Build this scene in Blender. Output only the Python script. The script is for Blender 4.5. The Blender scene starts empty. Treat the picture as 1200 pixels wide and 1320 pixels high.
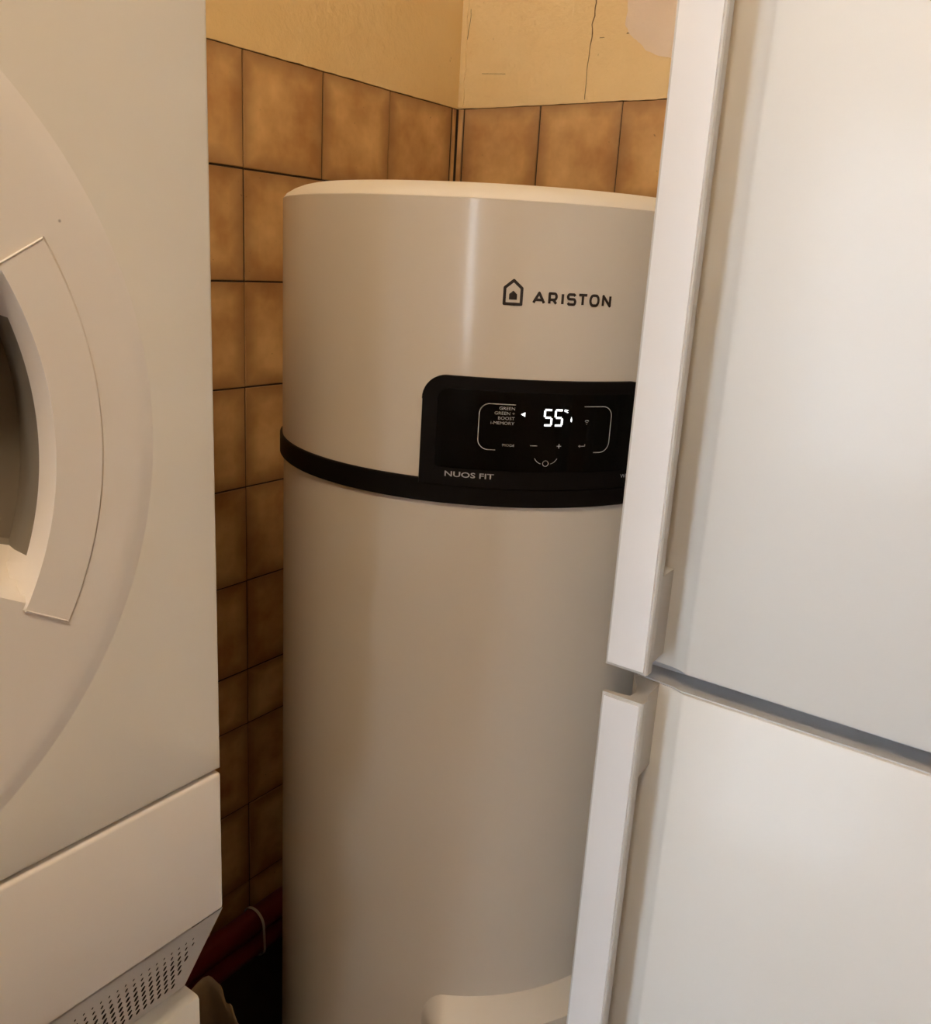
import bpy, bmesh, math, random
from mathutils import Vector, Matrix, noise
random.seed(7)
PI = math.pi
S = bpy.context.scene
C = S.collection
H = 1.433            # eye height above the floor; heights below are written relative to the eye

# ------------------------------------------------------------------ camera
cam_d = bpy.data.cameras.new('camera')
cam_d.sensor_fit = 'HORIZONTAL'; cam_d.sensor_width = 36.0
cam_d.lens = 1160.28 / 1200 * 36.0
cam_d.clip_start = 0.02
cam = bpy.data.objects.new('camera', cam_d); C.objects.link(cam)
R_ = Vector((0.57920247, -0.81315296, 0.05750443))
U_ = Vector((0.1887246, 0.20238334, 0.96094953))
F_ = Vector((0.7930369, 0.54573185, -0.2706829))
M = Matrix((R_, U_, -F_)).transposed().to_4x4()
M.translation = Vector((-1.3759235, -1.01361841, H))
cam.matrix_world = M
S.camera = cam

# ------------------------------------------------------------------ light
S.view_settings.view_transform = 'Standard'
S.view_settings.look = 'None'
S.view_settings.gamma = 1.0
S.view_settings.use_curve_mapping = False
S.view_settings.exposure = 0.0
world = bpy.data.worlds.new('overcast_sky'); S.world = world
world.use_nodes = True
bg = world.node_tree.nodes['Background']
bg.inputs[0].default_value = (0.80, 0.89, 1.0, 1)
bg.inputs[1].default_value = 13.5

WX = -3.4            # rear wall (unseen window and added garden door), camera side
SY = -2.9            # side wall
CZ = 1.10            # ceiling above eye
# unseen openings in the rear wall, placed for the light: (y0, y1, z0, z1)
WIN = (-0.66, -0.02, -1.40, 0.70)
SLIT = (-1.68, -1.40, -0.40, 0.62)

def portal(name, y0, y1, z0, z1):
    l = bpy.data.lights.new(name, 'AREA'); l.shape = 'RECTANGLE'
    l.size = z1 - z0; l.size_y = y1 - y0
    l.cycles.is_portal = True
    o = bpy.data.objects.new(name, l); C.objects.link(o)
    o.location = (WX - 0.16, (y0 + y1) / 2, (z0 + z1) / 2 + H)
    o.rotation_euler = (0, -PI / 2, 0)
portal('added_door_portal', *WIN)
portal('narrow_window_portal', *SLIT)

LAMP = (-1.62, -1.05, 0.99)      # warm ceiling lamp, added behind the camera to light the corner
ll = bpy.data.lights.new('added_ceiling_lamp_bulb', 'POINT'); ll.energy = 33; ll.color = (1.0, 0.76, 0.50); ll.shadow_soft_size = 0.09
lo = bpy.data.objects.new('added_ceiling_lamp_bulb', ll); C.objects.link(lo); lo.location = (LAMP[0], LAMP[1], LAMP[2] + H)

# ------------------------------------------------------------------ materials
def nt(name):
    m = bpy.data.materials.new(name); m.use_nodes = True
    t = m.node_tree; b = t.nodes['Principled BSDF']
    return m, t, b
def link(t, a, b): t.links.new(a, b)
def mixc(t, fac, a, b):
    n = t.nodes.new('ShaderNodeMix'); n.data_type = 'RGBA'
    for sock, v in ((n.inputs['Factor'], fac), (n.inputs[6], a), (n.inputs[7], b)):
        if hasattr(v, 'is_linked'): link(t, v, sock)
        elif isinstance(v, tuple): sock.default_value = (*v, 1)
        else: sock.default_value = v
    return n.outputs[2]
def ramp(t, src, p0, p1, v0=0.0, v1=1.0):
    n = t.nodes.new('ShaderNodeMapRange'); link(t, src, n.inputs[0])
    n.inputs[1].default_value = p0; n.inputs[2].default_value = p1
    n.inputs[3].default_value = v0; n.inputs[4].default_value = v1
    return n.outputs[0]
def tnoise(t, vec, scale, detail=3, rough=0.5):
    n = t.nodes.new('ShaderNodeTexNoise'); link(t, vec, n.inputs['Vector'])
    n.inputs['Scale'].default_value = scale; n.inputs['Detail'].default_value = detail
    n.inputs['Roughness'].default_value = rough
    return n.outputs[0]
def math_(t, op, a, b=None):
    n = t.nodes.new('ShaderNodeMath'); n.operation = op
    for i, v in enumerate((a, b)):
        if v is None: continue
        if hasattr(v, 'is_linked'): link(t, v, n.inputs[i])
        else: n.inputs[i].default_value = v
    return n.outputs[0]
def bump(t, b, h, strength, dist=0.001):
    n = t.nodes.new('ShaderNodeBump'); link(t, h, n.inputs['Height'])
    n.inputs['Strength'].default_value = strength; n.inputs['Distance'].default_value = dist
    link(t, n.outputs[0], b.inputs['Normal'])
def objco(t):
    return t.nodes.new('ShaderNodeTexCoord').outputs['Object']

def plain(name, col, rough=0.5, metal=0.0, coat=0.0, emit=None, es=1.0, spec=0.5):
    m, t, b = nt(name)
    b.inputs['Base Color'].default_value = (*col, 1)
    b.inputs['Roughness'].default_value = rough
    b.inputs['Metallic'].default_value = metal
    b.inputs['Coat Weight'].default_value = coat
    b.inputs['Specular IOR Level'].default_value = spec
    if emit:
        b.inputs['Emission Color'].default_value = (*emit, 1)
        b.inputs['Emission Strength'].default_value = es
    return m

def enamel(name, col, rough, coat=0.0, coat_rough=0.1, wave=0.0, specks=True, stain=(0.55, 0.45, 0.32), seed=0.0):
    """painted sheet metal / plastic: faint blotches, sparse dirt specks, slight unevenness"""
    m, t, b = nt(name)
    co = objco(t)
    mp = t.nodes.new('ShaderNodeMapping'); link(t, co, mp.inputs[0]); mp.inputs['Location'].default_value = (seed, seed * 2, seed * 3)
    v = mp.outputs[0]
    c = mixc(t, ramp(t, tnoise(t, v, 3.0, 4), 0.45, 0.75, 0, 0.25), col, tuple(x * y for x, y in zip(col, (0.95, 0.9, 0.82))))
    if specks:
        vo = t.nodes.new('ShaderNodeTexVoronoi'); link(t, v, vo.inputs['Vector']); vo.inputs['Scale'].default_value = 30
        cl = t.nodes.new('ShaderNodeSeparateColor'); link(t, vo.outputs['Color'], cl.inputs[0])
        near = ramp(t, vo.outputs['Distance'], 0.022, 0.040, 1, 0)
        keep = math_(t, 'GREATER_THAN', cl.outputs[0], 0.90)
        c = mixc(t, math_(t, 'MULTIPLY', math_(t, 'MULTIPLY', near, keep), 0.7), c, (0.16, 0.12, 0.09))
    link(t, c, b.inputs['Base Color'])
    b.inputs['Roughness'].default_value = rough
    b.inputs['Coat Weight'].default_value = coat
    b.inputs['Coat Roughness'].default_value = coat_rough
    if wave: bump(t, b, tnoise(t, v, 6.0, 2), wave, 0.004)
    return m

M_dryer = enamel('dryer_enamel', (0.81, 0.755, 0.66), 0.38, seed=1)
M_dryer_pl = enamel('dryer_plastic', (0.83, 0.765, 0.69), 0.42, specks=True, seed=2)
M_grille = enamel('grille_plastic', (0.68, 0.66, 0.62), 0.5, specks=False)
M_hole = plain('grille_hole_dark', (0.015, 0.012, 0.01), 0.8)  # slot insides: shade put into a near-black colour
M_washer = enamel('washer_enamel', (0.80, 0.77, 0.70), 0.4, seed=4)
M_yellowed = enamel('yellowed_plastic', (0.76, 0.63, 0.37), 0.45, seed=5)
M_cav = plain('cavity_plastic_shaded', (0.22, 0.19, 0.15), 0.5)  # recess shade of the door grip put into a darker colour
M_fridge = enamel('fridge_lacquer', (0.66, 0.645, 0.61), 0.5, coat=0.15, coat_rough=0.15, wave=0.10, seed=6)
M_fridge_body = enamel('fridge_side_enamel', (0.78, 0.77, 0.74), 0.4, specks=False)
M_hframe = plain('handle_plastic', (0.50, 0.48, 0.45), 0.4)
M_hplate = enamel('handle_plate_lacquer', (0.78, 0.775, 0.78), 0.25, coat=0.4, coat_rough=0.08, seed=9)
M_gasket = plain('gasket_grey', (0.50, 0.50, 0.51), 0.45)
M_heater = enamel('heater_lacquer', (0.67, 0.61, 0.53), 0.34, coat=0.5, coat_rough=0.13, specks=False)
M_heater_top = enamel('heater_top_lit', (0.82, 0.76, 0.67), 0.45, specks=False)  # paler than the body: light from above put into the colour
M_black = plain('black_plastic', (0.006, 0.005, 0.005), 0.5, spec=0.10)
M_glass = plain('black_display_glass', (0.003, 0.003, 0.003), 0.16, spec=0.12)
M_ink = plain('black_print', (0.02, 0.015, 0.015), 0.4)
M_print = plain('grey_print', (0.42, 0.42, 0.42), 0.5)
M_led = plain('lit_digits', (1, 1, 1), 0.5, emit=(0.93, 0.97, 1.0), es=1.6)
M_red = plain('red_conduit', (0.13, 0.006, 0.010), 0.45)
M_tie = plain('cable_tie_white', (0.6, 0.55, 0.5), 0.5)
M_dark = plain('dark_rubber', (0.03, 0.03, 0.03), 0.7)
M_frame = plain('white_window_frame', (0.75, 0.74, 0.72), 0.4)
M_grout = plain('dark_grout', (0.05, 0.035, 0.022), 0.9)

def plaster_mat(name, col, col2):
    m, t, b = nt(name); co = objco(t)
    c = mixc(t, ramp(t, tnoise(t, co, 5, 5), 0.35, 0.7), col, col2)
    sp = ramp(t, tnoise(t, co, 55, 3, 0.6), 0.70, 0.76, 0, 0.4)
    c = mixc(t, sp, c, (0.36, 0.23, 0.09))
    link(t, c, b.inputs['Base Color']); b.inputs['Roughness'].default_value = 0.55
    bump(t, b, tnoise(t, co, 26, 6, 0.6), 0.6, 0.007)
    return m
M_plaster = plaster_mat('yellow_wall_paint', (0.90, 0.67, 0.34), (0.85, 0.61, 0.28))
M_filler = plaster_mat('bare_filler', (0.90, 0.73, 0.55), (0.82, 0.66, 0.50))
M_crack = plain('crack_dark', (0.20, 0.12, 0.05), 0.9)
M_ceil = plain('ceiling_paint', (0.80, 0.77, 0.70), 0.7)

def tile_mat():
    m, t, b = nt('brown_glazed_tile')
    tc = t.nodes.new('ShaderNodeTexCoord'); oi = t.nodes.new('ShaderNodeObjectInfo')
    rv = t.nodes.new('ShaderNodeCombineXYZ'); r10 = math_(t, 'MULTIPLY', oi.outputs['Random'], 37.0)
    link(t, r10, rv.inputs[0]); link(t, r10, rv.inputs[2])
    ad = t.nodes.new('ShaderNodeVectorMath'); link(t, tc.outputs['Object'], ad.inputs[0]); link(t, rv.outputs[0], ad.inputs[1])
    v = ad.outputs[0]
    cloud = ramp(t, tnoise(t, v, 11, 4, 0.55), 0.34, 0.66)
    c = mixc(t, cloud, (0.50, 0.255, 0.088), (0.82, 0.53, 0.225))
    sx = t.nodes.new('ShaderNodeSeparateXYZ'); link(t, tc.outputs['Generated'], sx.inputs[0])
    def edge(o):
        a = math_(t, 'ABSOLUTE', math_(t, 'SUBTRACT', o, 0.5)); return a
    e = math_(t, 'MAXIMUM', edge(sx.outputs[0]), edge(sx.outputs[2]))
    wob = math_(t, 'ADD', e, math_(t, 'MULTIPLY', math_(t, 'SUBTRACT', tnoise(t, v, 18, 2), 0.5), 0.10))
    c = mixc(t, ramp(t, wob, 0.33, 0.52, 0, 0.75), c, (0.28, 0.14, 0.055))
    pit = ramp(t, tnoise(t, v, 160, 2), 0.72, 0.76, 0, 0.6)
    c = mixc(t, pit, c, (0.2, 0.1, 0.04))
    link(t, c, b.inputs['Base Color']); b.inputs['Roughness'].default_value = 0.38
    bump(t, b, tnoise(t, v, 30, 3), 0.12, 0.003)
    return m
M_tile = tile_mat()
def floor_mat():
    m, t, b = nt('floor_tile_glaze'); co = objco(t)
    link(t, mixc(t, ramp(t, tnoise(t, co, 9, 5), 0.35, 0.7), (0.12, 0.10, 0.09), (0.17, 0.145, 0.13)), b.inputs['Base Color'])
    b.inputs['Roughness'].default_value = 0.3
    return m
M_floor = floor_mat()
def paper_mat():
    m, t, b = nt('kraft_paper'); co = objco(t)
    link(t, mixc(t, tnoise(t, co, 14, 4), (0.36, 0.26, 0.16), (0.44, 0.34, 0.23)), b.inputs['Base Color'])
    b.inputs['Roughness'].default_value = 0.75
    bump(t, b, tnoise(t, co, 40, 4), 0.5, 0.004)
    return m
M_paper = paper_mat()
def glass_mat():
    m, t, b = nt('clear_pane')
    b.inputs['Base Color'].default_value = (1, 1, 1, 1); b.inputs['Roughness'].default_value = 0.0
    b.inputs['IOR'].default_value = 1.05; b.inputs['Transmission Weight'].default_value = 1.0
    return m
M_pane = glass_mat()

# ------------------------------------------------------------------ helpers
ORIG = {}            # world origin of every thing, so that child meshes are written in one frame
def smooth_bm(bm, ang=35):
    for f in bm.faces: f.smooth = True
    for e in bm.edges:
        if len(e.link_faces) == 2 and e.calc_face_angle(0) > math.radians(ang): e.smooth = False
def obj(name, bm, mat, parent=None, base=None, smooth=True, fix=True):
    """verts are (x, y, z relative to the eye); base = world origin for a top-level mesh"""
    if fix: bmesh.ops.recalc_face_normals(bm, faces=bm.faces)
    if smooth: smooth_bm(bm)
    me = bpy.data.meshes.new(name)
    o = bpy.data.objects.new(name, me)
    if parent is not None: L = ORIG[parent.name]
    else: L = Vector(base) if base else Vector((0, 0, 0))
    for v in bm.verts: v.co = v.co + Vector((0, 0, H)) - L
    bm.to_mesh(me); bm.free()
    for m in (mat if isinstance(mat, (list, tuple)) else [mat]): me.materials.append(m)
    C.objects.link(o)
    if parent is not None: o.parent = parent
    else: o.location = L
    ORIG[o.name] = L
    return o
def thing(name, label, cat, loc, group=None):
    o = bpy.data.objects.new(name, None); C.objects.link(o)
    o.empty_display_size = 0.05
    o.location = loc; o['label'] = label; o['category'] = cat
    if group: o['group'] = group
    ORIG[o.name] = Vector(loc); return o
def box(bm, x0, x1, y0, y1, z0, z1, bev=0.0, seg=2):
    g = bmesh.ops.create_cube(bm, size=1)['verts']
    for v in g:
        v.co = Vector(((x0 + x1) / 2 + v.co.x * (x1 - x0), (y0 + y1) / 2 + v.co.y * (y1 - y0), (z0 + z1) / 2 + v.co.z * (z1 - z0)))
    if bev:
        es = list({e for v in g for e in v.link_edges})
        bmesh.ops.bevel(bm, geom=es, offset=bev, segments=seg, profile=0.5, affect='EDGES')
    return bm
def bx(*a, **k): return box(bmesh.new(), *a, **k)
def prism(bm, pts, z0, z1, bev=0.0):
    """extrude an (x, y) outline from z0 to z1"""
    a = [bm.verts.new((x, y, z0)) for x, y in pts]; b = [bm.verts.new((x, y, z1)) for x, y in pts]
    n = len(pts); bm.faces.new(a[::-1]); bm.faces.new(b)
    for i in range(n): bm.faces.new((a[i], a[(i + 1) % n], b[(i + 1) % n], b[i]))
    return bm
def prism_x(bm, pts, x0, x1):
    """extrude a (y, z) outline along x"""
    a = [bm.verts.new((x0, y, z)) for y, z in pts]; b = [bm.verts.new((x1, y, z)) for y, z in pts]
    n = len(pts); bm.faces.new(a); bm.faces.new(b[::-1])
    for i in range(n): bm.faces.new((a[i], b[i], b[(i + 1) % n], a[(i + 1) % n]))
    return bm
def lathe(prof, cx, cy, n=160, a0=0, a1=2 * PI):
    """profile [(r, z)] about a vertical axis"""
    bm = bmesh.new(); full = abs(a1 - a0 - 2 * PI) < 1e-6; rings = []
    for r, z in prof:
        if r < 1e-6: rings.append([bm.verts.new((cx, cy, z))]); continue
        rings.append([bm.verts.new((cx + r * math.cos(a0 + (a1 - a0) * i / n), cy + r * math.sin(a0 + (a1 - a0) * i / n), z)) for i in range(n if full else n + 1)])
    for A, B in zip(rings, rings[1:]):
        m = max(len(A), len(B)); rng = m if full else m - 1
        for i in range(rng):
            j = (i + 1) % m
            if len(A) == 1: bm.faces.new((A[0], B[i], B[j]))
            elif len(B) == 1: bm.faces.new((A[i], B[0], A[j]))
            else: bm.faces.new((A[i], B[i], B[j], A[j]))
    return bm
def tube(bm, pts, r, n=14):
    rings = []
    P = [Vector(p) for p in pts]
    for i, p in enumerate(P):
        d = (P[min(i + 1, len(P) - 1)] - P[max(i - 1, 0)]).normalized()
        a = d.orthogonal().normalized() if i == 0 else (pa - d * pa.dot(d)).normalized()
        pa = a; b = d.cross(a)
        rr = r[i] if isinstance(r, (list, tuple)) else r
        rings.append([bm.verts.new(p + (a * math.cos(2 * PI * k / n) + b * math.sin(2 * PI * k / n)) * rr) for k in range(n)])
    for A, B in zip(rings, rings[1:]):
        for k in range(n): bm.faces.new((A[k], A[(k + 1) % n], B[(k + 1) % n], B[k]))
    bm.faces.new(rings[0][::-1]); bm.faces.new(rings[-1])
    return bm
def struct(o): o['kind'] = 'structure'; return o

# ------------------------------------------------------------------ room
T = 0.15; Z0 = 0.2507; CUT = 0.0949
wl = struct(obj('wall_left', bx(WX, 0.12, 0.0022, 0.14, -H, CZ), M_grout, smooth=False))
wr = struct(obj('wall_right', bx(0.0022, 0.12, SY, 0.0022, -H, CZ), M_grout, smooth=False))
struct(obj('floor', bx(WX, 0.12, SY, 0.14, -H - 0.1, -H), M_floor, smooth=False))
struct(obj('ceiling', bx(WX - 0.15, 0.12, SY - 0.12, 0.14, CZ, CZ + 0.1), M_ceil, smooth=False))
struct(obj('wall_side', bx(WX, 0.12, SY - 0.12, SY, -H, CZ), M_plaster, smooth=False))
bm = bmesh.new()
for y0, y1, z0, z1 in ((SY - .12, SLIT[0], -H, CZ), (SLIT[0], SLIT[1], -H, SLIT[2]), (SLIT[0], SLIT[1], SLIT[3], CZ),
                       (SLIT[1], WIN[0], -H, CZ), (WIN[0], WIN[1], -H, WIN[2]), (WIN[0], WIN[1], WIN[3], CZ), (WIN[1], 0.14, -H, CZ)):
    box(bm, WX - 0.15, WX, y0, y1, z0, z1)
struct(obj('wall_rear', bm, M_plaster, smooth=False))
def glazing(name, o, rails):
    y0, y1, z0, z1 = o
    bm = bmesh.new(); x0, x1 = WX - 0.10, WX - 0.05; w = 0.045
    box(bm, x0, x1, y0, y0 + w, z0, z1, 0.004); box(bm, x0, x1, y1 - w, y1, z0, z1, 0.004)
    for z in rails: box(bm, x0, x1, y0 + w, y1 - w, z, z + w, 0.004)
    f = struct(obj(name, bm, M_frame))
    obj('pane', bx(x0 + .02, x0 + .025, y0 + w, y1 - w, z0 + w, z1 - w), M_pane, f, smooth=False)
    return f
glazing('added_door_1', WIN, (WIN[2], -0.45, WIN[3] - 0.045))  # glazed door added out of view to light the fridge front
glazing('unseen_window_1', SLIT, (SLIT[2], SLIT[3] - 0.045))  # unseen narrow window, placed to give the heater its highlight

M_dado = plain('brown_wall_tiles', (0.42, 0.23, 0.09), 0.4)  # unseen dado, added to cut light bounced off the low walls
obj('unseen_dado', bx(WX + .003, -.01, SY - .001, SY + .006, -H + .002, Z0), M_dado, bpy.data.objects['wall_side'], smooth=False)
bm = bmesh.new()
for ya_, yb_, za_, zb_ in ((SY + .007, SLIT[0], -H + .002, Z0), (SLIT[0], SLIT[1], -H + .002, SLIT[2] - .001), (SLIT[1], WIN[0], -H + .002, Z0)):
    box(bm, WX - .001, WX + .006, ya_ + .0002, yb_ - .0002, za_, zb_)
obj('unseen_dado', bm, M_dado, bpy.data.objects['wall_rear'], smooth=False)

# plaster above the tiles (slightly proud, uneven lower edge)
def plaster_panel(wall, along_x):
    """a sheet with real thickness; its lower edge is wavy like brushed paint over old tiles"""
    bm = bmesh.new(); n = 160
    lo, hi = (-2.2, 0.0) if along_x else (-2.2, 0.0)
    front, back = [], []
    for i in range(n + 1):
        u = lo + (hi - lo) * i / n
        zb = Z0 - 0.0004 + 0.0009 * (noise.noise(Vector((u * 22, 0.3 if along_x else 7.7, 0)))) + 0.001 * noise.noise(Vector((u * 90, 2, 1)))
        for k, (dst, d) in enumerate(((front, -0.0016), (back, 0.003))):
            p = [(u, d, z) if along_x else (d, u, z) for z in (zb, CZ)]
            dst.append([bm.verts.new(q) for q in p])
    for i in range(n):
        bm.faces.new((front[i][0], front[i + 1][0], front[i + 1][1], front[i][1]))
        bm.faces.new((back[i][0], back[i][1], back[i + 1][1], back[i + 1][0]))
        bm.faces.new((front[i][0], back[i][0], back[i + 1][0], front[i + 1][0]))
    return obj('plaster', bm, M_plaster, wall)
plaster_panel(wl, True); plaster_panel(wr, False)

# tiles: one object each, meshes shared between equal sizes
mesh_cache = {}
def tile(wall, along_x, u0, u1, z0, z1):
    w, h = u1 - u0, z1 - z0
    key = (round(w, 4), round(h, 4))
    if key not in mesh_cache:
        bm = bmesh.new(); box(bm, -w / 2, w / 2, 0, 0.006, -h / 2, h / 2)
        es = [e for e in bm.edges if all(v.co.y < 1e-6 for v in e.verts)]
        bmesh.ops.bevel(bm, geom=es, offset=0.0011, segments=2, profile=0.5, affect='EDGES')
        bmesh.ops.recalc_face_normals(bm, faces=bm.faces)
        me = bpy.data.meshes.new('tile'); bm.to_mesh(me); bm.free(); me.materials.append(M_tile)
        mesh_cache[key] = me
    o = bpy.data.objects.new('tile', mesh_cache[key]); C.objects.link(o); o.parent = wall
    j = [random.uniform(-1, 1) for _ in range(4)]
    uc, zc = (u0 + u1) / 2 + j[0] * .0004, (z0 + z1) / 2 + H + j[1] * .0003
    if along_x:
        o.location = (uc, 0.0002 + j[2] * .0003, zc); o.rotation_euler = (0, j[3] * .0016, 0)
    else:
        o.location = (0.0002 + j[2] * .0003, uc, zc); o.rotation_euler = (j[3] * .0016, 0, -PI / 2)
rows = [(Z0 - k * T - T, Z0 - k * T) for k in range(6)]
zc_ = Z0 - 6 * T; rows.append((zc_ - CUT, zc_)); zc_ -= CUT
while zc_ > -1.1:          # the tiling stops just under the pipes, the dark grout-coloured wall shows below
    rows.append((max(zc_ - T, -1.138), zc_)); zc_ -= T
g = 0.0012
for (za, zb) in rows:
    jl = [-0.0165, -0.1835, -0.3345, -0.4865] + [-0.4865 - T * k for k in range(1, 10)]
    for a, b in zip(jl, jl[1:]): tile(wl, True, b + g, a - g, za + g, zb - g)
    tile(wl, True, -0.0135, -0.0035, za + g, zb - g)
    jr = [-0.0135, -0.168, -0.3175] + [-0.3175 - T * k for k in range(1, 9)]
    for a, b in zip(jr, jr[1:]): tile(wr, False, b + g, a - g, za + g, zb - g)
    tile(wr, False, -0.0118, -0.0012, za + g, zb - g)

# peeling paint at the corner: a thin raised ragged strip on the right wall
def ragged_strip(pts_l, pts_r, x_out, name, mat, wall):
    bm = bmesh.new(); L = []
    for (yl, z), (yr, _) in zip(pts_l, pts_r):
        L.append([bm.verts.new((-0.0016, yl, z)), bm.verts.new((x_out, yl, z)), bm.verts.new((x_out, yr, z)), bm.verts.new((-0.0016, yr, z))])
    for A, B in zip(L, L[1:]):
        for k in range(4): bm.faces.new((A[k], A[(k + 1) % 4], B[(k + 1) % 4], B[k]))
    bm.faces.new(L[0]); bm.faces.new(L[-1][::-1])
    return obj(name, bm, mat, wall, smooth=False)
pl, pr = [], []
for i in range(40):
    z = Z0 + 0.002 + i * 0.02
    pl.append((-0.0015, z)); pr.append((-0.0125 - 0.004 * noise.noise(Vector((z * 40, 1, 5))) - 0.003 * noise.noise(Vector((z * 130, 3, 5))), z))
ragged_strip(pl, pr, -0.0032, 'corner_filler', M_plaster, wr)
# vertical crack in the right wall paint, and a few hairlines
def crack(path, w, name='crack'):
    a = [(y + w[i] / 2, z) for i, (y, z) in enumerate(path)]; b = [(y - w[i] / 2, z) for i, (y, z) in enumerate(path)]
    return ragged_strip(a, b, -0.0020, name, M_crack, wr)
path, w = [], []
for i in range(70):
    z = Z0 + 0.004 + i * 0.006
    k = max(0, (z - 0.30) / 0.12)
    path.append((-0.2505 - 0.006 * min(1, max(0, (z - 0.3) / .1)) + (0.0012 + 0.0042 * min(k, 1)) * noise.noise(Vector((z * 62, 3.1, 0))) * 1.6, z))
    w.append(0.0009 + 0.0026 * min(1, k) * abs(0.6 + noise.noise(Vector((z * 90, 8, 0)))))
crack(path, w)
path = [(-0.008 - 0.010 * max(0, min(1, (z - .33) / .06)) + 0.0012 * noise.noise(Vector((z * 100, 0, 4))), z) for z in [0.33 + .004 * i for i in range(20)]]
crack(path, [0.0007] * 20)
hl = [(-0.048 - .003 * i, 0.304 - 0.0002 * i + .0004 * noise.noise(Vector((i * .9, 0, 0)))) for i in range(17)]
def hline(pts, h):
    bm = bmesh.new(); L = []
    for y, z in pts:
        L.append([bm.verts.new((-0.0016, y, z)), bm.verts.new((-0.0020, y, z)), bm.verts.new((-0.0020, y, z + h)), bm.verts.new((-0.0016, y, z + h))])
    for A, B in zip(L, L[1:]):
        for k in range(4): bm.faces.new((A[k], A[(k + 1) % 4], B[(k + 1) % 4], B[k]))
    obj('crack', bm, M_crack, wr, smooth=False)
hline(hl, 0.0006)
hline([(-.268 - .002 * i, .342 + .0004 * (i % 2)) for i in range(5)], .0008)
hline([(-.314 - .002 * i, .3445 + .0006 * (i % 2)) for i in range(7)], .0014)
# pale patch of bare filler at the top right
bm = bmesh.new()
outl = [(-0.3105, .470), (-.3095, .42), (-.3105, .395), (-.3118, .375), (-.3108, .358), (-.317, .346), (-.326, .338), (-.338, .330), (-.352, .318), (-.368, .311),
        (-.386, .307), (-.41, .300), (-.44, .297), (-.48, .30), (-.53, .315), (-.58, .34), (-.60, .40), (-.58, .47), (-.50, .52), (-.40, .525), (-.34, .505)]
fine = []
for i in range(len(outl)):
    a, b = outl[i], outl[(i + 1) % len(outl)]
    for k in range(5):
        y = a[0] + (b[0] - a[0]) * k / 5; z = a[1] + (b[1] - a[1]) * k / 5
        fine.append((y + .0016 * noise.noise(Vector((y * 120, z * 120, 0))), z + .002 * noise.noise(Vector((y * 120, z * 120, 9)))))
fa = [bm.verts.new((-0.0024, y, z)) for y, z in fine]; fb = [bm.verts.new((-0.0012, y, z)) for y, z in fine]
bm.faces.new(fa)
for i in range(len(fa)): bm.faces.new((fa[i], fb[i], fb[(i + 1) % len(fa)], fa[(i + 1) % len(fa)]))
fp = obj('filler_patch', bm, M_filler, wr); fp['label'] = 'pale patch of bare filler in the yellow paint'

# ------------------------------------------------------------------ water heater
HX, HY, HR = -0.442, -0.3973, 0.253
A0 = math.radians(-134.7)
heater = thing('water_heater', 'tall white cylindrical heat pump water heater with black control panel, standing in the tiled corner', 'water heater', (HX, HY, 0))
ZT, ZB1, ZB2 = 0.0539, -0.2121, -0.2357
obj('lower_body', lathe([(0.0, -H + .03), (.235, -H + .03), (.245, -H + .036), (HR - .0015, -H + .06), (HR - .0015, ZB2 + .002), (HR - .012, ZB2 + .002)], HX, HY, 192), M_heater, heater)
obj('upper_cover', lathe([(HR - .012, ZB1 - .002), (HR, ZB1 - .002), (HR, ZT - .0008), (HR - .0008, ZT)], HX, HY, 192), M_heater, heater)
prof = [(HR - .0008, ZT)]
for k in range(9):
    a = k / 8 * PI / 2
    prof.append((HR - .001 - 0.028 * math.sin(a) * 0.98 * (k / 8) ** .25 if k else HR - .001, ZT + .0155 * (k / 8)))
prof = [(HR - .0006, ZT + .0001), (HR - .004, ZT + .0045), (HR - .012, ZT + .0095), (HR - .021, ZT + .0133), (HR - .028, ZT + .0152), (HR - .04, ZT + .0162), (.12, ZT + .017), (0, ZT + .017)]
obj('top_cap', lathe(prof, HX, HY, 192), M_heater_top, heater)['label'] = 'cream top cap with sloping rim, light from above in its colour'
obj('band', lathe([(HR - .014, ZB2), (HR + .0022, ZB2), (HR + .003, ZB2 + .001), (HR + .003, ZB1 - .001), (HR + .0022, ZB1), (HR - .014, ZB1)], HX, HY, 192), M_black, heater)['label'] = 'black band around the body'
for k in range(3):
    a = A0 + k * 2 * PI / 3 + .5
    bmf = lathe([(0, -H), (.02, -H), (.02, -H + .012), (.012, -H + .014), (.012, -H + .034), (0, -H + .034)], HX + .19 * math.cos(a), HY + .19 * math.sin(a), 20)
    obj('foot', bmf, M_dark, heater)

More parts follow.
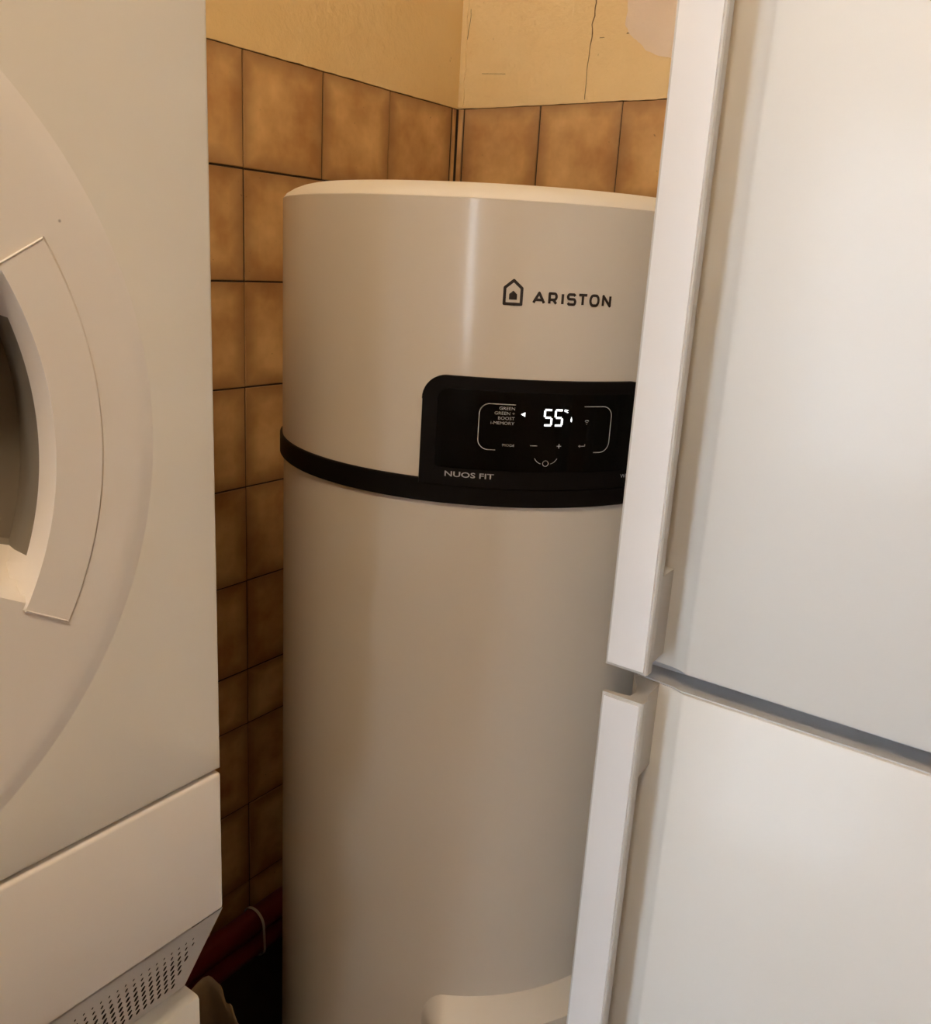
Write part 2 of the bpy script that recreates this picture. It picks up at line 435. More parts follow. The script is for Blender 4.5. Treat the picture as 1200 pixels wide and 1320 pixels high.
def cyl(s, z, off):
    r = HR + off; a = A0 + s / HR
    return Vector((HX + r * math.cos(a), HY + r * math.sin(a), z))
def rrect(s0, s1, z0, z1, rads, n=10):
    """outline counter-clockwise; rads = radii of corners bl, br, tr, tl"""
    out = []
    for (cs, cz, a0, r) in ((s0, z0, PI, rads[0]), (s1, z0, 1.5 * PI, rads[1]), (s1, z1, 0, rads[2]), (s0, z1, .5 * PI, rads[3])):
        sx = 1 if cs == s0 else -1; sz = 1 if cz == z0 else -1
        if r == 0: out.append((cs, cz)); continue
        for k in range(n + 1):
            a = a0 + (PI / 2) * k / n
            out.append((cs + sx * r + r * math.cos(a), cz + sz * r + r * math.sin(a)))
    return out
def wrap_slab(s0, s1, z0, z1, rads, off0, off1, bev=0.001, ns=64, nz=None):
    """raised slab that follows the heater: columns of constant s, clipped to a rounded rectangle"""
    bm = bmesh.new(); cols = []
    svals = sorted(set([round(s0 + (s1 - s0) * i / ns, 6) for i in range(ns + 1)] +
                       [round(s0 + rads[3] * (1 - math.cos(PI / 2 * k / 10)), 6) for k in range(11)] + [round(s1 - rads[2] * (1 - math.cos(PI / 2 * k / 10)), 6) for k in range(11)]))
    def lim(s):
        zt, zb = z1, z0
        for (r, c, top) in ((rads[3], s - s0, 1), (rads[2], s1 - s, 1), (rads[0], s - s0, 0), (rads[1], s1 - s, 0)):
            if r and c < r:
                d = r - math.sqrt(max(0, r * r - (r - c) ** 2))
                if top: zt = min(zt, z1 - d)
                else: zb = max(zb, z0 + d)
        return zb, zt
    sm = (s0 + s1) / 2
    for s in svals:
        zb, zt = lim(s); si = s + (bev if s < sm else -bev) * max(0, 1 - min(s - s0, s1 - s) / max(bev * 4, 1e-6))
        cols.append([bm.verts.new(cyl(s, zb, off0)), bm.verts.new(cyl(s, zb, off1 - bev)), bm.verts.new(cyl(si, zb + bev, off1)),
                     bm.verts.new(cyl(si, zt - bev, off1)), bm.verts.new(cyl(s, zt, off1 - bev)), bm.verts.new(cyl(s, zt, off0))])
    for A, B in zip(cols, cols[1:]):
        for k in range(5): bm.faces.new((A[k], A[k + 1], B[k + 1], B[k]))
    bm.faces.new(cols[0]); bm.faces.new(cols[-1][::-1])
    return bm
PS = 0.1183
panel = obj('control_panel', wrap_slab(-PS, PS, -.2175, -.1085, (0, 0, .024, .024), -.002, .0042, .0008), M_black, heater)
panel['label'] = 'black control panel on the front'
obj('display_glass', wrap_slab(-.1025, .1025, -.1985, -.1205, (.004, .004, .012, .012), .003, .0050, .0004), M_glass, panel)['label'] = 'glossy black display glass'

def strokes(bm, lines, wd, off, ox=0, oz=0, sc=1.0, shear=0):
    """flat strokes with round joints lying on the cylinder; lines = [[(s, z), ...], ...]"""
    for L in lines:
        P = [(ox + x * sc + shear * y * sc, oz + y * sc) for x, y in L]
        closed = L[0] == L[-1]
        for (a, b) in zip(P, P[1:]):
            d = Vector((b[0] - a[0], b[1] - a[1])); ln = d.length
            if ln < 1e-7: continue
            d /= ln; nn = Vector((-d.y, d.x)) * wd / 2
            m = max(1, int(ln / .004))
            e = d * wd * (.0)
            for k in range(m):
                p = Vector(a) + d * ln * k / m; q = Vector(a) + d * ln * (k + 1) / m
                vs = [bm.verts.new(cyl(v.x, v.y, off)) for v in (p - nn, q - nn, q + nn, p + nn)]
                bm.faces.new(vs)
        for i, p in enumerate(P):
            if not closed and i in (0, len(P) - 1): continue
            vs = [bm.verts.new(cyl(p[0] + wd / 2 * math.cos(2 * PI * k / 10), p[1] + wd / 2 * math.sin(2 * PI * k / 10), off + .00001)) for k in range(10)]
            bm.faces.new(vs)
    return bm
def arc(cx, cz, rx, rz, a0, a1, n=12):
    return [(cx + rx * math.cos(math.radians(a0 + (a1 - a0) * k / n)), cz + rz * math.sin(math.radians(a0 + (a1 - a0) * k / n))) for k in range(n + 1)]
def flat(bm, pts, off):
    bm.faces.new([bm.verts.new(cyl(s, z, off)) for s, z in pts]); return bm
def az(deg): return HR * math.radians(deg + 134.7)

# emblem: a house outline with a small solid house inside
e = bmesh.new()
s0, s1 = az(-145.2), az(-140.95); sm = (s0 + s1) / 2; wd = .0028
ho = [(s0 + wd / 2, -.0385), (s1 - wd / 2, -.0385), (s1 - wd / 2, -.0238), (sm, -.0170), (s0 + wd / 2, -.0238), (s0 + wd / 2, -.0385)]
strokes(e, [ho], wd, .0004)
flat(e, [(sm - .0037, -.0345), (sm + .0037, -.0345), (sm + .0037, -.0295), (sm, -.0262), (sm - .0037, -.0295)], .0004)
obj('emblem', e, M_ink, heater, smooth=False, fix=False)['label'] = 'black house shaped emblem'
# wordmark, built from strokes: cap height 10.2 mm
GL = {
 'A': (1.25, [[(0, 0), (.62, 1), (1.24, 0)], [(.22, .30), (1.02, .30)]]),
 'R': (1.02, [[(0, 0), (0, 1), (.68, 1)] + arc(.68, .69, .30, .31, 90, -90)[1:] + [(0, .38)], [(.55, .38), (1.0, 0)]]),
 'I': (0.02, [[(0, 0), (0, 1)]]),
 'S': (1.0, [[(.95, .86)] + [(.80, 1), (.24, 1)] + arc(.24, .765, .22, .235, 90, 270)[1:] + [(.76, .53)] + arc(.76, .265, .22, .265, 90, -90)[1:] + [(.20, 0), (.03, .15)]]),
 'T': (1.02, [[(0, 1), (1.02, 1)], [(.51, 1), (.51, 0)]]),
 'O': (1.18, [arc(.40, .5, .38, .5, 90, 270, 14) + arc(.78, .5, .38, .5, -90, 90, 14) + [(.40, 1)]]),
 'N': (0.98, [[(0, 0), (0, 1), (.98, 0), (.98, 1)]]),
}
def word(bm, z, h, wd, off):
    a0, k = az(-138.98), (az(-120.75) - az(-138.98)) / 102.5       # letter edges measured along the word
    for c, x0, x1 in (('A', .3, 16.5), ('R', 19.6, 31.6), ('I', 36.2, 38.8), ('S', 42.4, 55.4), ('T', 56.4, 70.4), ('O', 71.8, 86.2), ('N', 89.2, 102.2)):
        adv, ls = GL[c]; sa_, sb_ = a0 + x0 * k + wd / 2, a0 + x1 * k - wd / 2
        strokes(bm, [[(sa_ + px / adv * (sb_ - sa_) if adv > .1 else (sa_ + sb_) / 2, z + pz * h) for px, pz in L] for L in ls], wd, off)
    return bm
w_ = word(bmesh.new(), -.0362, .0092, .0025, .0004)
obj('wordmark', w_, M_ink, heater, smooth=False, fix=False)['label'] = 'black capital letters ARISTON'

def text(name, txt, s, z, h, mat, parent, off, sx=1.0, align='LEFT', bold=0.0, label=None):
    cu = bpy.data.curves.new('lettering', 'FONT'); cu.body = txt; cu.size = 1.0; cu.align_x = align; cu.offset = bold
    cu.resolution_u = 3
    o = bpy.data.objects.new('lettering_source', cu); C.objects.link(o)
    dg = bpy.context.evaluated_depsgraph_get(); me0 = o.evaluated_get(dg).to_mesh()
    bm = bmesh.new(); bm.from_mesh(me0); o.evaluated_get(dg).to_mesh_clear()
    bpy.data.objects.remove(o); bpy.data.curves.remove(cu)
    k = h / 0.70
    for v in bm.verts: v.co = cyl(s + v.co.x * k * sx, z + v.co.y * k, off)
    r = obj(name, bm, mat, parent, smooth=False, fix=False)
    if label: r['label'] = label
    return r
text('lettering', 'NUOS FIT', az(-155.6), -.2073, .0052, M_print, panel, .0046, 1.50, bold=.012, label='grey lettering NUOS FIT')
text('lettering', 'WI-FI', az(-114.1), -.2068, .0040, M_print, panel, .0046, 1.1, label='grey lettering WI-FI')
for k, tx in enumerate(('GREEN', 'GREEN +', 'BOOST', 'i-MEMORY')):
    text('lettering', tx, az(-140.95), -.1378 - k * .0048, .0030, M_print, panel, .0054, 1.15, 'RIGHT', label='small grey mode name on the display')
text('lettering', 'MODE', az(-141.9), -.1735, .0024, M_print, panel, .0054, 1.2, 'CENTER', label='tiny grey word under the mode names')
# bracket lines, keys and power mark printed on the glass
b_ = bmesh.new(); r = .010
L0, L1 = az(-148.6), az(-118.5)
left = [(az(-140.9), -.1325)] + [(L0 + r, -.1325)] + arc(L0 + r, -.1325 - r, r, r, 90, 180)[1:] + [(L0, -.1775 + r)] + arc(L0 + r, -.1775 + r, r, r, 180, 270)[1:] + [(az(-144.7), -.1775)]
right = [(az(-125.5), -.1325)] + [(L1 - r, -.1325)] + arc(L1 - r, -.1325 - r, r, r, 90, 0)[1:] + [(L1, -.1785 + r)] + arc(L1 - r, -.1785 + r, r, r, 0, -90)[1:] + [(az(-122.3), -.1785)]
for half in (left, right):
    obj('bracket_line', strokes(bmesh.new(), [half], .0008, .0054), M_print, panel, smooth=False, fix=False)['label'] = 'thin grey bracket line printed around the display'
strokes(b_, [[(az(-137.2), -.1718), (az(-135.6), -.1718)]], .0007, .0054)
strokes(b_, [[(az(-131.2), -.1718), (az(-130.2), -.1718)], [(az(-130.7), -.1696), (az(-130.7), -.1740)]], .0007, .0054)
strokes(b_, [[(az(-126.1), -.1718), (az(-124.6), -.1718), (az(-124.6), -.1700)], [(az(-125.7), -.1708), (az(-126.1), -.1718), (az(-125.7), -.1728)]], .0006, .0054)
strokes(b_, [arc(az(-133.45), -.1893, .0028, .0028, 0, 360, 20)], .0006, .0054)
strokes(b_, [arc(az(-133.45), -.1820, .0115, .0085, 195, 245, 8), arc(az(-133.45), -.1820, .0115, .0085, 295, 345, 8)], .0006, .0054)
strokes(b_, [arc(az(-124.6), -.1500, .0032, .0040, 50, 130, 6), arc(az(-124.6), -.1500, .0018, .0022, 50, 130, 6), [(az(-124.6), -.1502), (az(-124.6), -.1494)]], .0006, .0054)
obj('printed_symbols', b_, M_print, panel, smooth=False, fix=False)['label'] = 'small grey key symbols under the display'
# lit seven segment digits: 5 5
d_ = bmesh.new()
def seg5(bm, s, z, w, h):
    g_ = .0006; t_ = .0019
    strokes(bm, [[(s + w, z + h), (s, z + h)]], t_, .0055)
    strokes(bm, [[(s, z + h - g_), (s, z + h / 2 + g_)]], t_, .0055)
    strokes(bm, [[(s + g_, z + h / 2), (s + w - g_, z + h / 2)]], t_, .0055)
    strokes(bm, [[(s + w, z + h / 2 - g_), (s + w, z + g_)]], t_, .0055)
    strokes(bm, [[(s + w, z), (s, z)]], t_, .0055)
seg5(d_, az(-134.45), -.1512, .0068, .0150)
seg5(d_, az(-132.05), -.1512, .0068, .0150)
strokes(d_, [arc(az(-129.85), -.1366, .0010, .0010, 0, 360, 10)], .0006, .0055)
strokes(d_, [[(az(-129.2), -.1362), (az(-129.55), -.1362), (az(-129.55), -.1383), (az(-129.2), -.1383)]], .0006, .0055)
flat(d_, [(az(-139.7), -.1414), (az(-138.75), -.1392), (az(-138.75), -.1436)], .0055)
flat(d_, [(az(-128.35), -.1452), (az(-128.15), -.1466), (az(-128.35), -.1480), (az(-128.55), -.1466)][::-1] + [], .0055)
flat(d_, [(az(-128.36), -.1424), (az(-128.16), -.1458), (az(-128.56), -.1458)], .0055)
obj('lit_digits', d_, M_led, panel, smooth=False, fix=False)['label'] = 'glowing white temperature reading 55'

# bulging cover low on the front
bm = bmesh.new(); NS = 110; sa, sb = az(-154.4), az(-97.0); zt_, zb_ = -.835, -1.16
zl = [zt_ - .027 * k / 14 for k in range(15)] + [-.8632, -.865, -.872] + [-.88 - .01 * k for k in range(25)] + [zb_ + .036 * k / 10 for k in range(10, -1, -1)]
G = []
for i in range(NS + 1):
    u = i / NS; s = sa + (sb - sa) * (.5 - .5 * math.cos(PI * u)); col = []
    for z in zl:
        tx = min(s - sa, sb - s) * 1.35; tz = min(zt_ - z, z - zb_); R0 = .036
        t_ = R0 - math.hypot(R0 - tx, R0 - tz) if (tx < R0 and tz < R0) else min(tx, tz)
        off = -.0025 + .0285 * min(1, max(0, t_) / .027)
        col.append(bm.verts.new(cyl(s, z, off)))
    G.append(col)
for A, B in zip(G, G[1:]):
    for k in range(len(zl) - 1): bm.faces.new((A[k], A[k + 1], B[k + 1], B[k]))
obj('connection_cover', bm, M_heater, heater)['label'] = 'bulging cover low on the front of the body'

# ------------------------------------------------------------------ tumble dryer
DX0, DX1, DY = -1.599, -0.9985, -0.555
DT, SEAM, KB, DB = 0.267, -0.364, -0.4815, -0.583
dryer = thing('tumble_dryer', 'cream white tumble dryer with round door, stacked on the washing machine at the left', 'dryer', (-1.299, -.29, H + DB))
obj('body', prism_x(bmesh.new(), [(DY + .056, DT - .001), (DY + .056, SEAM - .001), (DY + .0122, SEAM - .0015), (DY + .0122, KB + .001), (DY + .020, KB - .001), (-.487, DB + .001), (-.03, DB + .001), (-.03, DT - .001)], DX0, DX1), M_dryer, dryer, smooth=False)
def front_panel():
    bm = bmesh.new(); x0, x1, z0, z1 = DX0, DX1, SEAM + .0012, DT
    cx, cz = -1.2985, -.108
    ang = sorted([2 * PI * k / 120 for k in range(120)] + [math.atan2(z - cz, x - cx) % (2 * PI) for x in (x0, x1) for z in (z0, z1)])
    def rect(a, i):
        c, s_ = math.cos(a), math.sin(a); t = 9
        if abs(c) > 1e-9: t = min(t, ((x1 if c > 0 else x0) - cx) / c)
        if abs(s_) > 1e-9: t = min(t, ((z1 if s_ > 0 else z0) - cz) / s_)
        x, z = cx + t * c, cz + t * s_
        return (min(max(x, x0 + i), x1 - i), min(max(z, z0 + i), z1 - i))
    R = []
    for a in ang:
        col = [(cx + .24 * math.cos(a), DY + .05, cz + .24 * math.sin(a)), (cx + .24 * math.cos(a), DY, cz + .24 * math.sin(a)), (cx + .256 * math.cos(a), DY, cz + .256 * math.sin(a))]
        for i, d in ((.0035, 0), (.0018, .0006), (.0006, .0018), (0, .0035), (0, .0565)):
            x, z = rect(a, i); col.append((x, DY + d, z))
        R.append([bm.verts.new(p) for p in col])
    for i in range(len(R)):
        A, B = R[i], R[(i + 1) % len(R)]
        for k in range(len(A) - 1): bm.faces.new((A[k], A[k + 1], B[k + 1], B[k]))
    return bm
obj('front_panel', front_panel(), M_dryer, dryer)
obj('lower_panel', bx(DX0 + .001, DX1 - .0005, DY, DY + .0125, KB, SEAM - .0012, .003, seg=3), M_dryer_pl, dryer)['label'] = 'plain removable panel under the door'
# grille leaning back under the panel, with shallow slots, their inner darkness put into the colour
gy0, gz0, gy1, gz1 = DY + .001, KB, -.505, DB
gl = math.hypot(gy1 - gy0, gz1 - gz0)
def gp(x, t, d=0):      # t along slope (m), d = depth into the machine
    ty, tz = (gy1 - gy0) / gl, (gz1 - gz0) / gl
    return Vector((x, gy0 + ty * t - tz * d, gz0 + tz * t + ty * d))
bm = bmesh.new()
px, pz = .0064, .0102; x_r = DX1 - .016; ncol = 86; nrow = 8; t_0 = .018
def quad(*v): return bm.faces.new([bm.verts.new(p) for p in v])
xl = x_r - ncol * px
tb = t_0 + nrow * pz
rim = DX1 - .001
for (xa, xb, ta, tb_) in ((xl, x_r, 0, t_0), (xl, x_r, tb, gl), (DX0 + .001, xl, 0, gl), (x_r, rim, 0, gl)):
    quad(gp(xa, ta), gp(xa, tb_), gp(xb, tb_), gp(xb, ta))
for r_ in range(nrow):
    for c_ in range(ncol):
        xa, xb = xl + c_ * px, xl + (c_ + 1) * px; ta, tb_ = t_0 + r_ * pz, t_0 + (r_ + 1) * pz
        off = (.25 if r_ % 2 else -.25) * px
        size = min(1, .42 + .2 * r_) if r_ < 3 else 1.0
        cx_, ct_ = (xa + xb) / 2 + off, (ta + tb_) / 2
        hw, hh = .0014 * size, .0044 * size
        if cx_ - hw < xa + .0002: cx_ = xa + hw + .0002
        if cx_ + hw > xb - .0002: cx_ = xb - hw - .0002
        outer = [(xa, ta), ((xa + xb) / 2, ta), (xb, ta), (xb, (ta + tb_) / 2), (xb, tb_), ((xa + xb) / 2, tb_), (xa, tb_), (xa, (ta + tb_) / 2)]
        inner = [(cx_ - hw * .8, ct_ - hh * .7), (cx_, ct_ - hh), (cx_ + hw * .8, ct_ - hh * .7), (cx_ + hw, ct_), (cx_ + hw * .8, ct_ + hh * .7), (cx_, ct_ + hh), (cx_ - hw * .8, ct_ + hh * .7), (cx_ - hw, ct_)]
        ov = [bm.verts.new(gp(*p)) for p in outer]; iv = [bm.verts.new(gp(*p)) for p in inner]; dv = [bm.verts.new(gp(*p, .004)) for p in inner]
        for k in range(8):
            kk = (k + 1) % 8
            bm.faces.new((ov[k], ov[kk], iv[kk], iv[k])); f = bm.faces.new((iv[k], iv[kk], dv[kk], dv[k])); f.material_index = 1
        f = bm.faces.new(dv); f.material_index = 1
# side cheek of the wedge and bottom lip
quad(gp(rim, 0), gp(rim, gl), Vector((rim, gy0 + .07, gz1)), Vector((rim, gy0 + .07, gz0)))
bmesh.ops.remove_doubles(bm, verts=bm.verts, dist=1e-5)
vg = obj('vent_grille', bm, [M_grille, M_hole], dryer, smooth=False)
vg['label'] = 'grey slanted vent grille with rows of small slots'

# round door with a recessed grip: polar sheet with real depth
DCX, DCZ = -1.2985, -0.108
def lerp(a, b, t): return a + (b - a) * t
def door_off(r, a):
    """height in front of the front panel (towards the viewer), r in m, a in degrees from +x"""
    base = .0035 if r < .244 else .0035 * max(0, 1 - (r - .244) / .008)
    return base
thet = sorted(set([round(-180 + 2.0 * k, 3) for k in range(180)] + [x for k in range(-30, 31) for x in (float(k),)] + [-29.3, -29.0, 29.3, 29.0, -27.6, 27.6, -19.5, 19.5, -20.5, 20.5]))
radii = [0, .03, .06, .09, .118, .122, .128, .134, .176, .1800, .1855, .1865, .1875, .1885, .2164, .2172, .2180, .2188, .235, .242, .245, .248, .251, .2525]
def depth(r, a):
    o = .0022
    if r > .242: o = .0022 * max(0, 1 - ((r - .242) / .0105)) ** 1.0
    A = abs(a)
    if A <= 29.05 and .188 <= r <= .2175:             # grip cover plate stands slightly proud
        o += .0011
        if r > .2166: o -= .0022
    if A <= 28.9 and r < .1885 and r > .118:
        # cavity with sloping end walls and a rounded outer lip
        end = 27.8; inner = 19.8
        dep = .045
        f_end = 1.0 if A <= inner else max(0.0, (end - A) / (end - inner))
        if r >= .176:
            tab = {.176: 1.0, .18: .60, .1855: .24, .1865: .14, .1875: .06, .1885: 0.0}
            f_r = tab.get(round(r, 4), 0)
        else:
            f_r = min(1.0, (r - .118) / .016)
        o -= dep * min(f_end, f_r) if f_r < 1 else dep * f_end
    return o
bm = bmesh.new(); rings = []
for r_ in radii:
    if r_ == 0: rings.append([bm.verts.new((DCX, DY - depth(0, 0), DCZ))]); continue
    ring = []
    for a in thet:
        ar = math.radians(a); rp = r_
        if abs(a) < 27.8 and r_ in (.176, .18):      # undercut behind the grip lip
            fe = min(1, (27.8 - abs(a)) / 8.0); rp = r_ + {.176: .018, .18: .0085}[r_] * fe
        ring.append(bm.verts.new((DCX + rp * math.cos(ar), DY - depth(r_, a), DCZ + rp * math.sin(ar))))
    rings.append(ring)
n = len(thet)
for A, B in zip(rings, rings[1:]):
    for i in range(n):
        j = (i + 1) % n
        if len(A) == 1: f = bm.faces.new((A[0], B[i], B[j]))
        else: f = bm.faces.new((A[i], B[i], B[j], A[j]))
        d = max(v.co.y for v in f.verts) - DY
        am_ = max(abs(math.degrees(math.atan2(v.co.z - DCZ, v.co.x - DCX))) for v in f.verts)
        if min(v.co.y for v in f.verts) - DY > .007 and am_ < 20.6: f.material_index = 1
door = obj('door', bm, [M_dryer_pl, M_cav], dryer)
door['label'] = 'round white door with recessed curved grip'
# thin raised seam outlining the grip cover
bm = bmesh.new()
def onp(r, a, d): ar = math.radians(a); return (DCX + r * math.cos(ar), DY - d, DCZ + r * math.sin(ar))
arcpts = [onp(.1885, 29.2, .0031), onp(.216, 29.2, .0031)]
tube(bm, arcpts, .0007, 6); obj('grip_edge', bm, M_dryer_pl, door); bm = bmesh.new(); tube(bm, [onp(.1885, -29.2, .0031), onp(.216, -29.2, .0031)], .0007, 6)
obj('grip_edge', bm, M_dryer_pl, door)
obj('control_fascia', bx(DX0 + .002, DX1 - .002, DY - .008, DY + .002, DT - .105, DT - .004, .005), M_dryer_pl, dryer)
kb = bmesh.new()
g_ = bmesh.ops.create_cone(kb, cap_ends=True, segments=40, radius1=.028, radius2=.025, depth=.022)['verts']
bmesh.ops.rotate(kb, verts=g_, cent=(0, 0, 0), matrix=Matrix.Rotation(PI / 2, 3, 'X'))
for v in g_: v.co += Vector((-1.30, DY - .018, DT - .055))
obj('knob', kb, M_dryer_pl, dryer)

# ------------------------------------------------------------------ washing machine
WY = -0.522
washer = thing('washing_machine', 'white washing machine with yellowed fascia, standing under the tumble dryer', 'washing machine', (-1.299, -.28, 0))
obj('body', bx(DX0, DX1 + .002, WY, -.03, -H + .02, DB - .001, .004), M_washer, washer)
obj('control_fascia', bx(DX0 + .004, DX1 - .0115, WY - .020, WY + .004, DB - .155, DB - .020, .013, seg=5), M_yellowed, washer)['label'] = 'yellowed plastic control fascia'
bm = bmesh.new()
prof = [(0, .004), (.13, .004), (.15, .012), (.165, .02), (.195, .018), (.205, .0)]
rr = []
for r_, d in prof:
    if r_ == 0: rr.append([bm.verts.new((-1.30, WY - d, -1.05))]); continue
    rr.append([bm.verts.new((-1.30 + r_ * math.cos(2 * PI * k / 64), WY - d, -1.05 + r_ * math.sin(2 * PI * k / 64))) for k in range(64)])
for A, B in zip(rr, rr[1:]):
    for i in range(64):
        j = (i + 1) % 64
        bm.faces.new((A[0], B[i], B[j]) if len(A) == 1 else (A[i], B[i], B[j], A[j]))
obj('door', bm, M_dryer_pl, washer)
for x in (DX0 + .05, DX1 - .05):
    for y in (WY + .05, -.08):
        obj('foot', lathe([(0, -H), (.022, -H), (.022, -H + .021), (0, -H + .021)], x, y, 20), M_dark, washer)

# ------------------------------------------------------------------ fridge freezer
FX = -0.600; FL, FRt = -0.690, -1.288
fridge = thing('fridge_freezer', 'white two door fridge freezer with long vertical handles, at the right against the tiled wall', 'fridge', (-.32, -.99, 0))
obj('body', bx(-.540, -.03, FRt + .002, FL - .002, -H + .03, .50, .004), M_fridge_body, fridge)
for x in (-.50, -.08):
    for y in (FRt + .06, FL - .06):
        obj('foot', lathe([(0, -H), (.02, -H), (.02, -H + .031), (0, -H + .031)], x, y, 20), M_dark, fridge)
def door_profile():
    p = [(-.545, FRt), (-.590, FRt)]
    for k in range(7):
        a = PI / 2 * k / 6; p.append((-.590 - .010 * math.sin(a), FRt + .010 * (1 - math.cos(a))))
    p += [(FX, FRt + .05), (FX, -1.0), (FX, -.80), (FX, -.752), (FX, -.7475), (-.5995, -.7455), (-.5983, -.7435), (-.5965, -.7400), (-.5950, -.7360), (-.5940, -.7330), (-.5932, -.7290),
          (-.5922, -.7150), (-.5905, -.7020), (-.5885, -.6960), (-.5850, -.6920), (-.5800, -.6905), (-.545, FL)]
    return p
def fdoor(z0, z1, label):
    P = door_profile(); bm = bmesh.new(); zs = [z0, z0 + .0012, z0 + .004, z1 - .004, z1 - .0012, z1]; ins = [.004, .0012, 0, 0, .0012, .004]
    rings = []
    for z, i_ in zip(zs, ins):
        rings.append([bm.verts.new((min(x + i_, -.545) if x < -.56 else x, min(max(y, FRt + i_), FL - i_), z)) for x, y in P])
    n = len(P)
    for A, B in zip(rings, rings[1:]):
        for k in range(n): bm.faces.new((A[k], A[(k + 1) % n], B[(k + 1) % n], B[k]))
    bm.faces.new(rings[0][::-1]); bm.faces.new(rings[-1])
    o = obj('door', bm, M_fridge, fridge); o['label'] = label; return o
UD = fdoor(-.3722, .498, 'upper fridge door'); LD = fdoor(-1.33, -.3915, 'lower freezer door')
obj('gasket', bx(-.560, -.5405, FRt + .01, FL - .004, -.40, -.36), M_gasket, fridge, smooth=False)
bm = bmesh.new(); prism(bm, [(max(x, -.5970) if x < -.56 else x, min(max(y, FRt + .002), FL - .002)) for x, y in door_profile()], -.3915, -.3902)
obj('trim_strip', bm, M_gasket, fridge, smooth=False)
def handle(dr, z0, z1, mz0, mz1, mz2, mz3):
    # plate: white inset on a slim grey plastic rail
    ya, yb = -.7245, -.6835
    bm = bmesh.new()
    rail = [(-.6462, yb), (-.6462, ya), (-.6445, ya - .0012), (-.6370, ya - .0012), (-.6350, ya - .0010), (-.6350, ya + .006), (-.6365, ya + .012), (-.6395, ya + .022), (-.6410, yb - .002), (-.6440, yb + .0006)]
    prism(bm, rail, z0, z1)
    for za, zb in ((mz0, mz1), (mz2, mz3)):
        mnt = [(-.638, ya - .0010), (-.622, ya + .004), (-.591, ya + .0060), (-.589, ya + .0345), (-.600, ya + .028), (-.612, ya + .021), (-.626, ya + .016), (-.638, ya + .017)]
        prism(bm, mnt, za, zb)
    h = obj('handle', bm, M_hframe, dr, smooth=True); h['label'] = 'long grey edged handle rail'
    P = [( -.6458, yb - .0016), (-.6475, yb - .0022), (-.6478, yb - .010), (-.6478, ya + .010), (-.6475, ya + .0022), (-.6458, ya + .0014)]
    bm = bmesh.new(); prism(bm, P, z0 + .003, z1 - .003)
    p = obj('handle_plate', bm, M_hplate, dr); p['label'] = 'white face of the handle'
handle(UD, -.3625, .330, -.3590, -.272, .24, .325)
handle(LD, -.960, -.3915, -.482, -.3925, -.955, -.87)

# ------------------------------------------------------------------ pipes and bag in the gap
for k, (zz, yy, rad, lab) in enumerate(((-1.086, -.042, .021, 'upper dark red pipe running along the tiled wall behind the water heater'), (-1.126, -.046, .0195, 'lower dark red pipe running along the tiled wall behind the water heater'))):
    bm = bmesh.new(); tube(bm, [(-.985 + .09 * i, yy, zz) for i in range(11)], rad, 20)
    p = obj('pipe', bm, M_red, base=(-1.0, yy, zz + H)); p['label'] = lab; p['category'] = 'pipe'; p['group'] = 'red pipes on the tiled wall'
bm = bmesh.new(); loop = []
for i in range(49):
    a = 2 * PI * i / 48
    cz = -1.086 if math.sin(a) >= 0 else -1.126; cy_ = -.042 if math.sin(a) >= 0 else -.046; rr_ = .0230 if math.sin(a) >= 0 else .0215
    loop.append((-.515 , cy_ + rr_ * math.cos(a), cz + rr_ * math.sin(a)))
ringsT = []
for x, y, z in loop[:-1]:
    d = Vector((0, y + .044, z + 1.106)).normalized() * .0015
    ringsT.append([bm.verts.new((x - .0022, y, z)), bm.verts.new((x + .0022, y, z)), bm.verts.new((x + .0022, y + d.y, z + d.z)), bm.verts.new((x - .0022, y + d.y, z + d.z))])
for i in range(len(ringsT)):
    A, B = ringsT[i], ringsT[(i + 1) % len(ringsT)]
    for k in range(4): bm.faces.new((A[k], A[(k + 1) % 4], B[(k + 1) % 4], B[k]))
t_ = obj('cable_tie', bm, M_tie, base=(-.515, -.044, H - 1.106)); t_['label'] = 'pale tie looped around the two red pipes left of the water heater'; t_['category'] = 'cable tie'

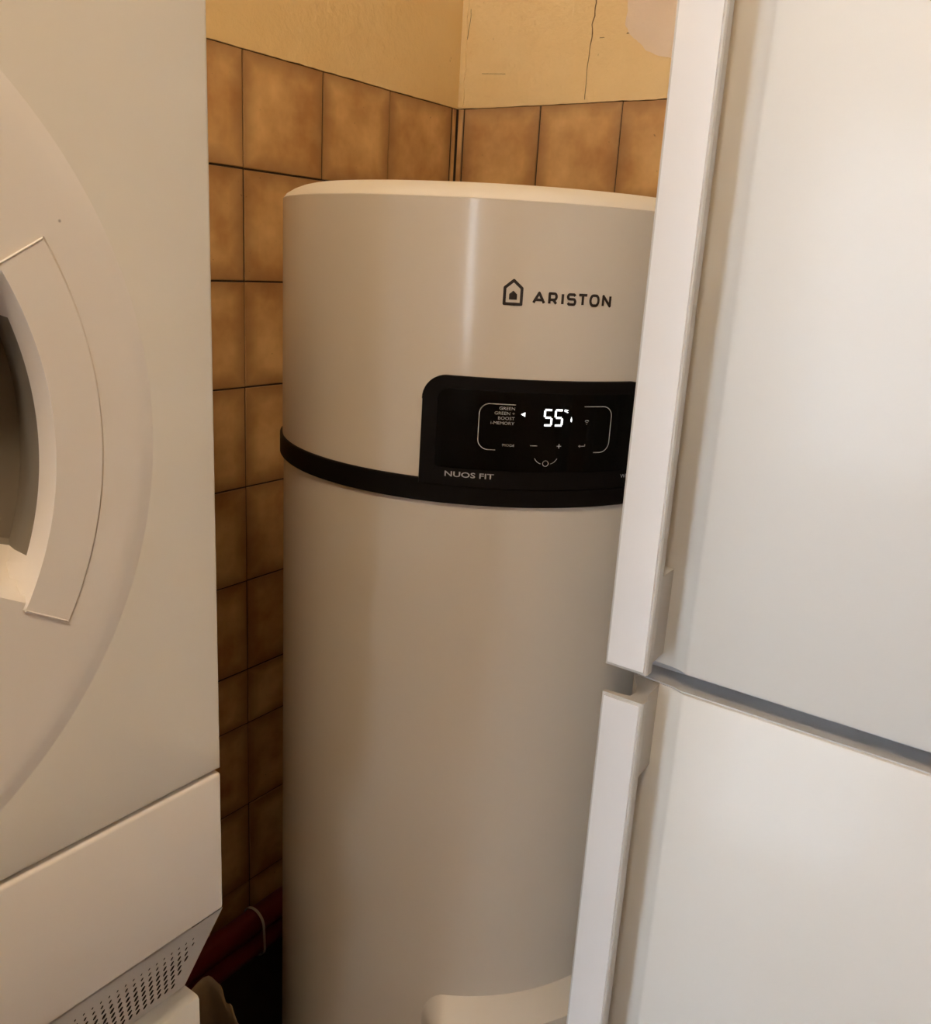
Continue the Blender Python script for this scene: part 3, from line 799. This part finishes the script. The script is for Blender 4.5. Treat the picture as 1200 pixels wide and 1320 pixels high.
# crumpled paper bag standing between washer and wall
bm = bmesh.new(); NA, NZb = 60, 30
bxc, byc = -.790, -.235; bw, bd = .056, .050
ringsB = []
for j in range(NZb + 1):
    t = j / NZb
    ring = []
    for i in range(NA):
        a = 2 * PI * i / NA; c, s_ = math.cos(a), math.sin(a)
        k = 1 / max(abs(c), abs(s_)) ** .9
        top = .466 + .018 * math.sin(a * 2 + .6) + .022 * noise.noise(Vector((c * 2.5, s_ * 2.5, 4)))
        x = bxc + bw * c * k * (1.25 - .25 * t); y = byc + bd * s_ * k * (1.2 - .45 * t * t)
        z = -H + .002 + top * t
        nv = Vector((x * 16, y * 16, z * 10)); am = .009 * min(1, t * 4)
        x += am * noise.noise(nv); y += am * noise.noise(nv + Vector((9, 3, 1)))
        ring.append(bm.verts.new((x, y, z)))
    ringsB.append(ring)
for A, B in zip(ringsB, ringsB[1:]):
    for i in range(NA): bm.faces.new((A[i], A[(i + 1) % NA], B[(i + 1) % NA], B[i]))
bm.faces.new(ringsB[0][::-1])
bag = obj('paper_bag', bm, M_paper, base=(bxc, byc, 0), fix=False)
sol = bag.modifiers.new('thickness', 'SOLIDIFY'); sol.thickness = .0015
bag['label'] = 'crumpled beige paper bag standing on the floor beside the washing machine'; bag['category'] = 'bag'

# ------------------------------------------------------------------ added ceiling lamp (outside the frame, lights the corner)
lamp = thing('added_ceiling_lamp', 'round warm ceiling lamp, unseen, added to light the corner', 'lamp', (LAMP[0], LAMP[1], CZ + H))
obj('rose', lathe([(0, CZ), (.06, CZ), (.055, CZ - .02), (.008, CZ - .03), (.008, LAMP[2] + .125), (.05, LAMP[2] + .12), (.05, LAMP[2] + .10), (0, LAMP[2] + .10)], LAMP[0], LAMP[1], 32), M_frame, lamp)
M_globe = plain('lit_globe', (1, .9, .75), .4, emit=(1.0, .78, .5), es=6.0)
sh = bmesh.new(); bmesh.ops.create_uvsphere(sh, u_segments=32, v_segments=16, radius=.03)
for v in sh.verts: v.co = Vector((v.co.x, v.co.y, v.co.z * 1.4)) + Vector((LAMP[0], LAMP[1], LAMP[2] + .06))
obj('bulb', sh, M_globe, lamp)
obj('shade', lathe([(.05, LAMP[2] + .105), (.11, LAMP[2] + .07), (.15, LAMP[2] + .02), (.152, LAMP[2] + .018), (.114, LAMP[2] + .074), (.052, LAMP[2] + .109)], LAMP[0], LAMP[1], 40), M_frame, lamp)
